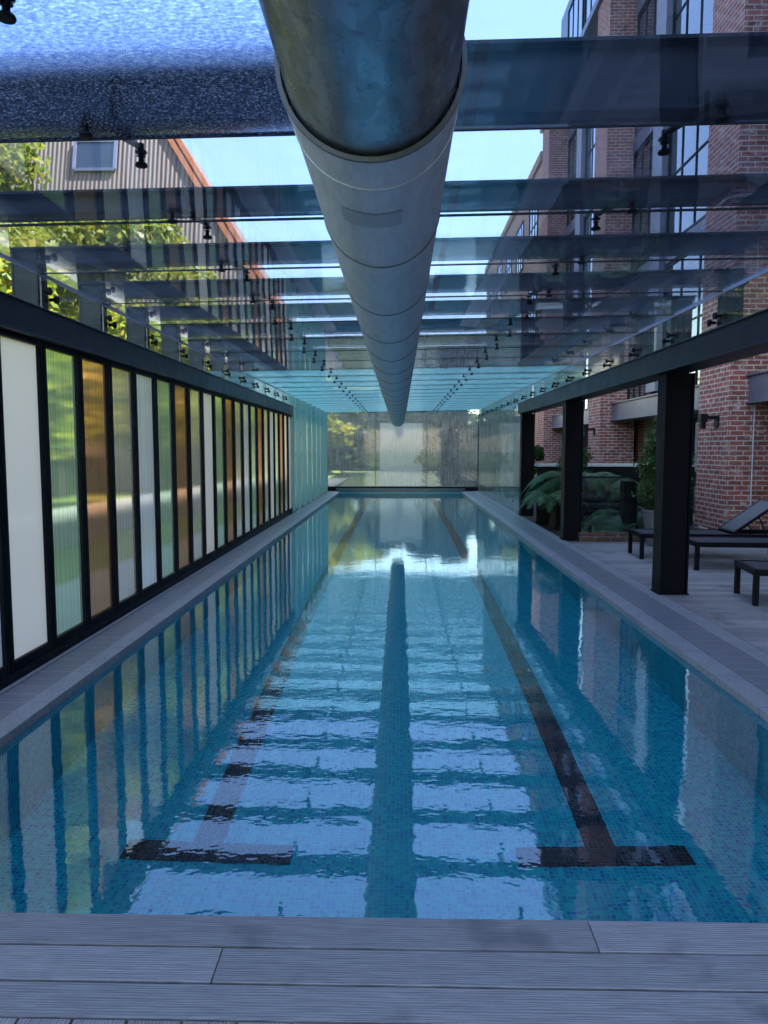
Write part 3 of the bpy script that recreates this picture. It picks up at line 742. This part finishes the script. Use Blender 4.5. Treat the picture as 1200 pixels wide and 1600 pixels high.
# conduit and hose
c_ = MB().tube([(6.08, 12.87, 2.45), (6.08, 12.87, .15), (6.06, 12.85, .06)], .012, 8); 
tag(c_.build('conduit_pipe', 'conduit', smooth=True), 'thin pale conduit running down the nearest brick pier', 'pipe')
c_ = MB().tube([(5.62, 13.9, .03), (5.56, 13.2, .03), (5.60, 12.75, .025), (5.9, 12.6, .022), (6.5, 12.55, .022)], .015, 8)
tag(c_.build('hose', 'white_paint', smooth=True), 'pale hose lying along the foot of the nearest brick pier', 'hose')

# low brick kerb, glass fence
tag(box(2.90, 5.655, 11.84, 12.04, -.2, .135).build('brick_kerb', 'brick_dull', bevel=.006), 'low brown brick kerb at the far end of the decking', 'kerb')
fl = [(2.93, 3.98), (4.02, 4.72)]
for i, (p, q) in enumerate(fl):
    t = thing('glass_fence', ('glass fence panel left of the potted shrub, ferns behind it', 'glass fence panel behind the potted shrub', 'short glass fence panel beside the nearest brick pier')[i], 'fence', (0, 11.94, 0), 0, 'glass fence panels on the brick kerb')
    box(p, q, -.006, .006, .17, 1.02).build('pane', 'glass_fence', t)
    box(p, q, -.02, .02, 1.02, 1.045).build('rail', 'steel_dull', t)
    for xx in (p + .15, q - .15): box(xx - .025, xx + .025, -.025, .025, .137, .26).build('clamp', 'steel_dull', t, bevel=.003)
for i, xx in enumerate((4.0, 5.02)):
    pass
tag(box(3.72, 3.95, 12.3, 12.52, -.15, .95).build('fence_post', 'steel_dull', bevel=.004), 'thick black post standing behind the glass fence beside the pot', 'post')
tag(box(3.0, 6.3, 15.9, 16.2, -.2, 1.10).build('garden_wall', ['steel_dull']), 'low dark garden wall behind the ferns', 'wall')
tag(box(2.95, 6.35, 15.85, 16.3, 1.102, 1.16).build('ledge', 'white_paint', bevel=.006), 'white ledge on the low garden wall behind the ferns', 'ledge')

# ---------------------------------------------------------------- plants
def leaf_cloud(centres, radii, n, size, seed, flat=.7, shell=.55, aspect=2.0, squash=None):
    rng = np.random.default_rng(seed)
    centres = np.array(centres, float); radii = np.array(radii, float)
    vol = radii.prod(1) if radii.ndim > 1 else radii ** 3
    if radii.ndim == 1: radii = np.repeat(radii[:, None], 3, 1)
    pick = rng.choice(len(centres), n, p=(vol ** .75) / (vol ** .75).sum())
    d = rng.normal(size=(n, 3)); d /= np.linalg.norm(d, axis=1)[:, None]
    rr = shell + (1 - shell) * rng.random(n) ** .6; rr *= 1 + .10 * rng.normal(size=n)
    p = centres[pick] + d * radii[pick] * rr[:, None]
    nrm = d * .5 + rng.normal(size=(n, 3)) * flat; nrm[:, 2] += .4; nrm /= np.linalg.norm(nrm, axis=1)[:, None]
    t = np.cross(nrm, rng.normal(size=(n, 3))); t /= np.linalg.norm(t, axis=1)[:, None]
    b = np.cross(nrm, t); s = size * (.6 + .8 * rng.random(n))[:, None]
    v = np.stack([p - t * s * aspect / 2, p + b * s / 2 + nrm * s * .1, p + t * s * aspect / 2, p - b * s / 2 + nrm * s * .1], 1).reshape(-1, 3)
    return v
def quads_obj(name, v, mat, parent=None):
    n = len(v) // 4; me = bpy.data.meshes.new(name)
    me.vertices.add(len(v)); me.vertices.foreach_set('co', v.astype(np.float32).ravel())
    me.loops.add(len(v)); me.loops.foreach_set('vertex_index', np.arange(len(v), dtype=np.int32))
    me.polygons.add(n); me.polygons.foreach_set('loop_start', np.arange(0, len(v), 4, dtype=np.int32))
    me.update(calc_edges=True); me.materials.append(M[mat])
    o = bpy.data.objects.new(name, me); C.objects.link(o)
    if parent: o.parent = parent
    return o
def tree(x, y, h, cr, seed, mat, lab, n=16000, size=.10, group='trees around the pool hall', low=.3, base=-.2):
    rnd = random.Random(seed)
    t = thing('tree', lab, 'tree', (x, y, base), 0, group)
    cs, rs = [], []; tk = MB()
    th = h * low
    tk.tube([(0, 0, -.1), (.05, .03, th * .5), (0, .1, th), (.1, 0, h * .8)], [h * .028, h * .022, h * .018, h * .004], 8)
    for i in range(15):
        an = rnd.uniform(0, 6.28); z = th + (h - th) * rnd.uniform(.02, .95); f = (z - th) / (h - th)
        rad = cr * (1 - .75 * abs(f - .35) ** 1.2) * rnd.uniform(.35, .9)
        c = (math.cos(an) * rad, math.sin(an) * rad, min(z, h - .4)); cs.append(c); s_ = cr * rnd.uniform(.26, .46); rs.append((s_, s_, s_ * .72))
        tk.tube([(0, 0, max(.4, z - rad * .8)), (c[0] * .5, c[1] * .5, (z + max(.4, z - rad * .8)) / 2 + .1), c], [h * .011, h * .007, h * .002], 5)
    tk.build('trunk', 'bark', t)
    quads_obj('crown', leaf_cloud(cs, rs, n, size, seed, shell=.35), mat, t)
    return t
tree(-8.2, 10.5, 6.4, 2.9, 1, 'leaf_yellow', 'bright yellow-green sunlit tree nearest the camera, beyond the left wall', 30000, .085)
tree(-8.9, 14.5, 8.4, 2.7, 2, 'leaf_yellow', 'tall yellow-green tree in front of the ribbed roof, left of the skylight', 30000, .09)
tree(-7.6, 20.0, 7.4, 3.0, 3, 'leaf_yellow', 'yellow-green tree below the terracotta edge of the ribbed roof', 26000, .10)
tree(-9.0, 28.0, 8.8, 3.2, 4, 'leaf_yellow', 'yellow-green tree beyond the left wall near the far end', 18000, .12)
tree(-3.7, 47, 6.6, 3.6, 6, 'leaf_yellow', 'golden tree seen through the left pane of the end window', 34000, .15, low=.03)
tree(2.9, 33.0, 3.6, 2.0, 7, 'leaf_dark', 'dark green tree seen through the right pane of the end window', 22000, .13, low=.06)
tree(.2, 37.0, 3.9, 2.4, 11, 'leaf_dark', 'dark green tree behind the pale wall beyond the end window', 20000, .14, low=.08)
tree(-13.5, 5.0, 6.5, 3.0, 8, 'leaf_yellow', 'yellow-green tree far left of the pool beside the lawn', 16000, .12)
tree(3.42, 21.0, 2.9, .62, 9, 'leaf_mid', 'small green tree outside the far right glass wall', 6000, .06, low=.15)
tree(3.45, 24.2, 3.0, .62, 10, 'leaf_yellow', 'small yellowish tree outside the far right glass wall', 6000, .06, low=.15)
tree(-12.6, 24.5, 8.8, 3.3, 12, 'leaf_yellow', 'yellow-green tree behind the others beyond the left wall', 18000, .12)

# hedge, low wall and pale shed beyond the lawn on the left
hd = leaf_cloud([(0, y, .6) for y in np.arange(0, 30, 1.0)], [(.6, .8, .75)] * 30, 22000, .08, 20, shell=.5)
h_ = quads_obj('hedge', hd, 'leaf_dark'); h_.location = (-13.2, -2, -.1); tag(h_, 'long dark hedge beyond the lawn left of the pool', 'hedge')
tag(box(-6.6, -6.4, -3, 30, -.2, .42).build('garden_wall', 'stone'), 'low stone wall along the lawn left of the pool', 'wall')
# courtyard wall and pale building beyond the end window
tag(box(-.9, 1.0, 33, 33.3, -.2, 2.6).build('courtyard_wall', 'white_paint'), 'pale rendered wall far behind the middle pane of the end window', 'wall')

tl = leaf_cloud([(x, 60 + 6 * math.sin(x * .7), 1.6 + .7 * math.sin(x * 1.3)) for x in np.arange(-34, 30, 3.0)], [(2.6, 3.0, 2.6)] * 22, 36000, .32, 77, shell=.5)
tag(quads_obj('treeline', tl, 'leaf_dark'), 'distant dark green treeline beyond the end of the pool', 'treeline', kind='stuff')
tl = leaf_cloud([(-16.5 + 1.2 * math.sin(y), y, 3.4 + .8 * math.sin(y * 1.3)) for y in np.arange(-6, 46, 2.2)], [(1.8, 2.0, 4.2)] * 24, 52000, .17, 78, shell=.45)
tag(quads_obj('treeline', tl, 'leaf_yellow'), 'mass of yellow-green shrubs and trees beyond the lawn on the left', 'treeline', kind='stuff')
# potted shrub
ps = thing('potted_shrub', 'tall leafy shrub in a grey pot beside the big column', 'plant', (4.04, 11.35, 0))
MB().lathe([(0, .0), (.21, .0), (.23, .03), (.30, .50), (.315, .53), (.315, .56), (.285, .56), (.28, .50), (0, .50)], 0, 0, 32).build('pot', 'pot', ps, smooth=False)
MB().lathe([(0, .52), (.282, .515)], 0, 0, 24).build('soil', 'soil', ps)
tk = MB().tube([(0, 0, .5), (.02, 0, 1.2), (0, .01, 1.95)], [.02, .014, .005], 7)
for i in range(14):
    an = i * 2.4; z = .65 + .09 * i; r = .24 * (1 - .035 * i)
    tk.tube([(0, 0, z - .1), (math.cos(an) * r, math.sin(an) * r, z + .12)], [.007, .002], 5)
tk.build('stem', 'bark', ps)
cs = [(.08 * math.cos(i * 2.4), .08 * math.sin(i * 2.4), .68 + .135 * i) for i in range(10)]
rs = [(.30, .30, .2), (.36, .36, .22), (.39, .39, .2), (.38, .38, .2), (.36, .36, .2), (.34, .34, .2), (.32, .32, .2), (.28, .28, .2), (.20, .20, .18), (.12, .12, .16)]
quads_obj('foliage', leaf_cloud(cs, rs, 7000, .032, 31, shell=.3), 'leaf_mid', ps)

# tree ferns
def fern(x, y, hz, L, n, seed, lab, mat='fern'):
    rnd = random.Random(seed); t = thing('tree_fern', lab, 'fern', (x, y, -.16), 0, 'ferns in the garden bed')
    MB().tube([(0, 0, -.05), (.03, 0, hz * .5), (0, 0, hz)], [.10, .08, .07], 10).build('trunk', 'bark', t)
    q = []; st = MB()
    for i in range(n):
        an = 2 * math.pi * i / n + rnd.uniform(-.2, .2); l = L * rnd.uniform(.75, 1.1); up = rnd.uniform(.25, .6); dr = rnd.uniform(.5, 1.0)
        d = Vector((math.cos(an), math.sin(an), 0)); s_ = Vector((-d.y, d.x, 0)); ns = 46; prev = None
        def P(u): return Vector((0, 0, hz)) + d * (l * (u - .18 * u * u)) + Vector((0, 0, l * (up * u * 1.6 - (up + dr * .62) * u * u)))
        st.tube([P(0), P(.35), P(.7), P(1)], [.009, .007, .004, .001], 5)
        for k in range(2, ns):
            u = k / ns; p = P(u); tg = (P(min(1, u + .02)) - P(u - .02)).normalized()
            ll = l * .23 * math.sin(math.pi * (u * .88 + .10)) ** .8
            for sg in (-1, 1):
                dirn = (s_ * sg + tg * .45 + Vector((0, 0, -.22 - .2 * rnd.random()))).normalized()
                e = p + dirn * ll * rnd.uniform(.85, 1.1); wv = tg * .0085
                q += [p - wv, p + wv, e + wv * .25, e - wv * .25]
    st.build('stalk', 'bark', t)
    quads_obj('fronds', np.array([tuple(a) for a in q]), mat, t)
    return t
fern(3.22, 13.6, 1.0, 1.15, 22, 1, 'large tree fern between the middle and farthest black columns')
fern(3.9, 12.9, .45, 1.0, 20, 2, 'low spreading fern behind the glass fence')
fern(3.3, 12.75, .25, .8, 16, 3, 'small fern by the middle column foot')
fern(4.6, 14.2, .9, 1.1, 20, 4, 'tree fern at the back of the garden bed near the brick piers')
fern(3.15, 15.2, .6, .95, 18, 5, 'fern behind the farthest black column', )
sb = thing('shrub', 'small yellow-green shrub rising behind the glass fence beside the middle column', 'shrub', (3.55, 14.9, -.16))
MB().tube([(0, 0, 0), (0, .02, 1.0)], [.03, .01], 6).build('stem', 'bark', sb)
quads_obj('foliage', leaf_cloud([(0, 0, 1.1), (.15, .1, .9), (-.15, 0, 1.3), (.1, 0, 1.5)], [.3, .3, .25, .2], 2600, .035, 40, shell=.3), 'leaf_mid', sb)

# ---------------------------------------------------------------- sun loungers
def lounger(loc, rzv, back, lab):
    t = thing('sun_lounger', lab, 'sun lounger', loc, rzv, 'black sun loungers on the decking')
    W, L, H = .66, 2.0, .35; fx = .045; hinge = 1.22
    f = MB(); f.box(0, L, 0, fx, H - .06, H); f.box(0, L, W - fx, W, H - .06, H); f.box(0, fx, fx, W - fx, H - .06, H); f.box(L - fx, L, fx, W - fx, H - .06, H)
    f.box(hinge, hinge + .04, fx, W - fx, H - .055, H - .015)
    f.build('frame', 'steel', t, bevel=.004)
    for lx in (.005, L - .055):
        for ly in (.003, W - .053): box(lx, lx + .05, ly, ly + .05, .0, H - .061).build('leg', 'steel', t, bevel=.003)
    box(fx + .002, hinge, fx + .002, W - fx - .002, H - .022, H - .008).build('seat_sling', 'sling', t)
    ca, sa = math.cos(back), math.sin(back); Lb = L - hinge - .06
    def bp(u, y, n): return (hinge + .03 + u * ca - n * sa, y, H - .005 + u * sa + n * ca)
    b = MB()
    for (u0, u1, y0, y1, n0, n1) in ((0, Lb, fx + .004, fx + .04, 0, .035), (0, Lb, W - fx - .04, W - fx - .004, 0, .035), (Lb - .035, Lb, fx + .04, W - fx - .04, 0, .035), (0, .035, fx + .04, W - fx - .04, 0, .035)):
        b.hexa([bp(u0, y0, n0), bp(u1, y0, n0), bp(u1, y1, n0), bp(u0, y1, n0), bp(u0, y0, n1), bp(u1, y0, n1), bp(u1, y1, n1), bp(u0, y1, n1)])
    bk = b.build('backrest', 'steel', t, bevel=.003)
    s_ = MB(); s_.hexa([bp(.03, fx + .04, .02), bp(Lb - .03, fx + .04, .02), bp(Lb - .03, W - fx - .04, .02), bp(.03, W - fx - .04, .02), bp(.03, fx + .04, .03), bp(Lb - .03, fx + .04, .03), bp(Lb - .03, W - fx - .04, .03), bp(.03, W - fx - .04, .03)])
    s_.build('back_sling', 'sling', bk)
    if back > .1:
        for yy in (.09, W - .09):
            st = MB(); st.bar(bp(Lb * .55, yy, -.004), (hinge + .48, yy, H - .075), .02, .012); st.bar((hinge + .10, yy, H - .075), (L - .06, yy, H - .075), .02, .02)
            st.build('prop', 'steel', t)
    return t
lounger((3.24, 9.92, 0), R(-3), R(36), 'far black sun lounger with its backrest raised, behind the big column')
lounger((3.62, 9.02, 0), R(-4), 0.0, 'flat black sun lounger in the middle, just right of the big column')
lounger((3.36, 6.98, 0), R(-9), 0.0, 'nearest black sun lounger, cut off by the right edge of the photo')

# ---------------------------------------------------------------- house on the left
hs = thing('house', 'house with a steep brown ribbed roof, skylight and terracotta edge, beyond the trees', 'house', (0, 32, 0))
m = MB(); pk = (-10.6, 0, 15.6)
rp = [(-22, -2.2, 5.6), (-3.9, -2.2, 5.6), (-9.9, 0, 15.4), (-22, 0, 15.4)]
m.quad(rp); m.quad([rp[1], (-3.9, 8, 5.6), (-9.9, 6, 15.4), rp[2]]); m.quad([rp[3], rp[2], (-9.9, 6, 15.4), (-22, 6, 15.4)])
rf = m.build('roof', 'roof_rib', hs)
def onroof(x, z, o=.05): f = (z - 5.6) / 9.8; return (x, -2.2 + 2.2 * f - o, z)
q = MB()
for dx in (0, .34):
    q.bar(onroof(-3.95 - dx, 5.65, .06), onroof(-9.95 - dx, 15.45, .06), .20, .16, up=(0, -1, 0))
q.build('verge_trim', 'terracotta', rf)
sk = MB(); a_ = [onroof(-13.55, 13.0, .10), onroof(-11.85, 13.0, .10), onroof(-11.85, 14.25, .10), onroof(-13.55, 14.25, .10)]
sk.quad(a_); sko = sk.build('skylight', 'winglass', rf)
fr_ = MB()
for i in range(4): fr_.bar(a_[i], a_[(i + 1) % 4], .12, .12, up=(0, -1, 0))
fr_.build('frame', 'greysteel', sko)
box(-21.5, -4.2, -1.9, 7.5, -.2, 5.6).build('wall', 'housewall', hs)
for i in range(4): window(hs, 0, 0, 1, 0, 1, 2, 2) if False else None
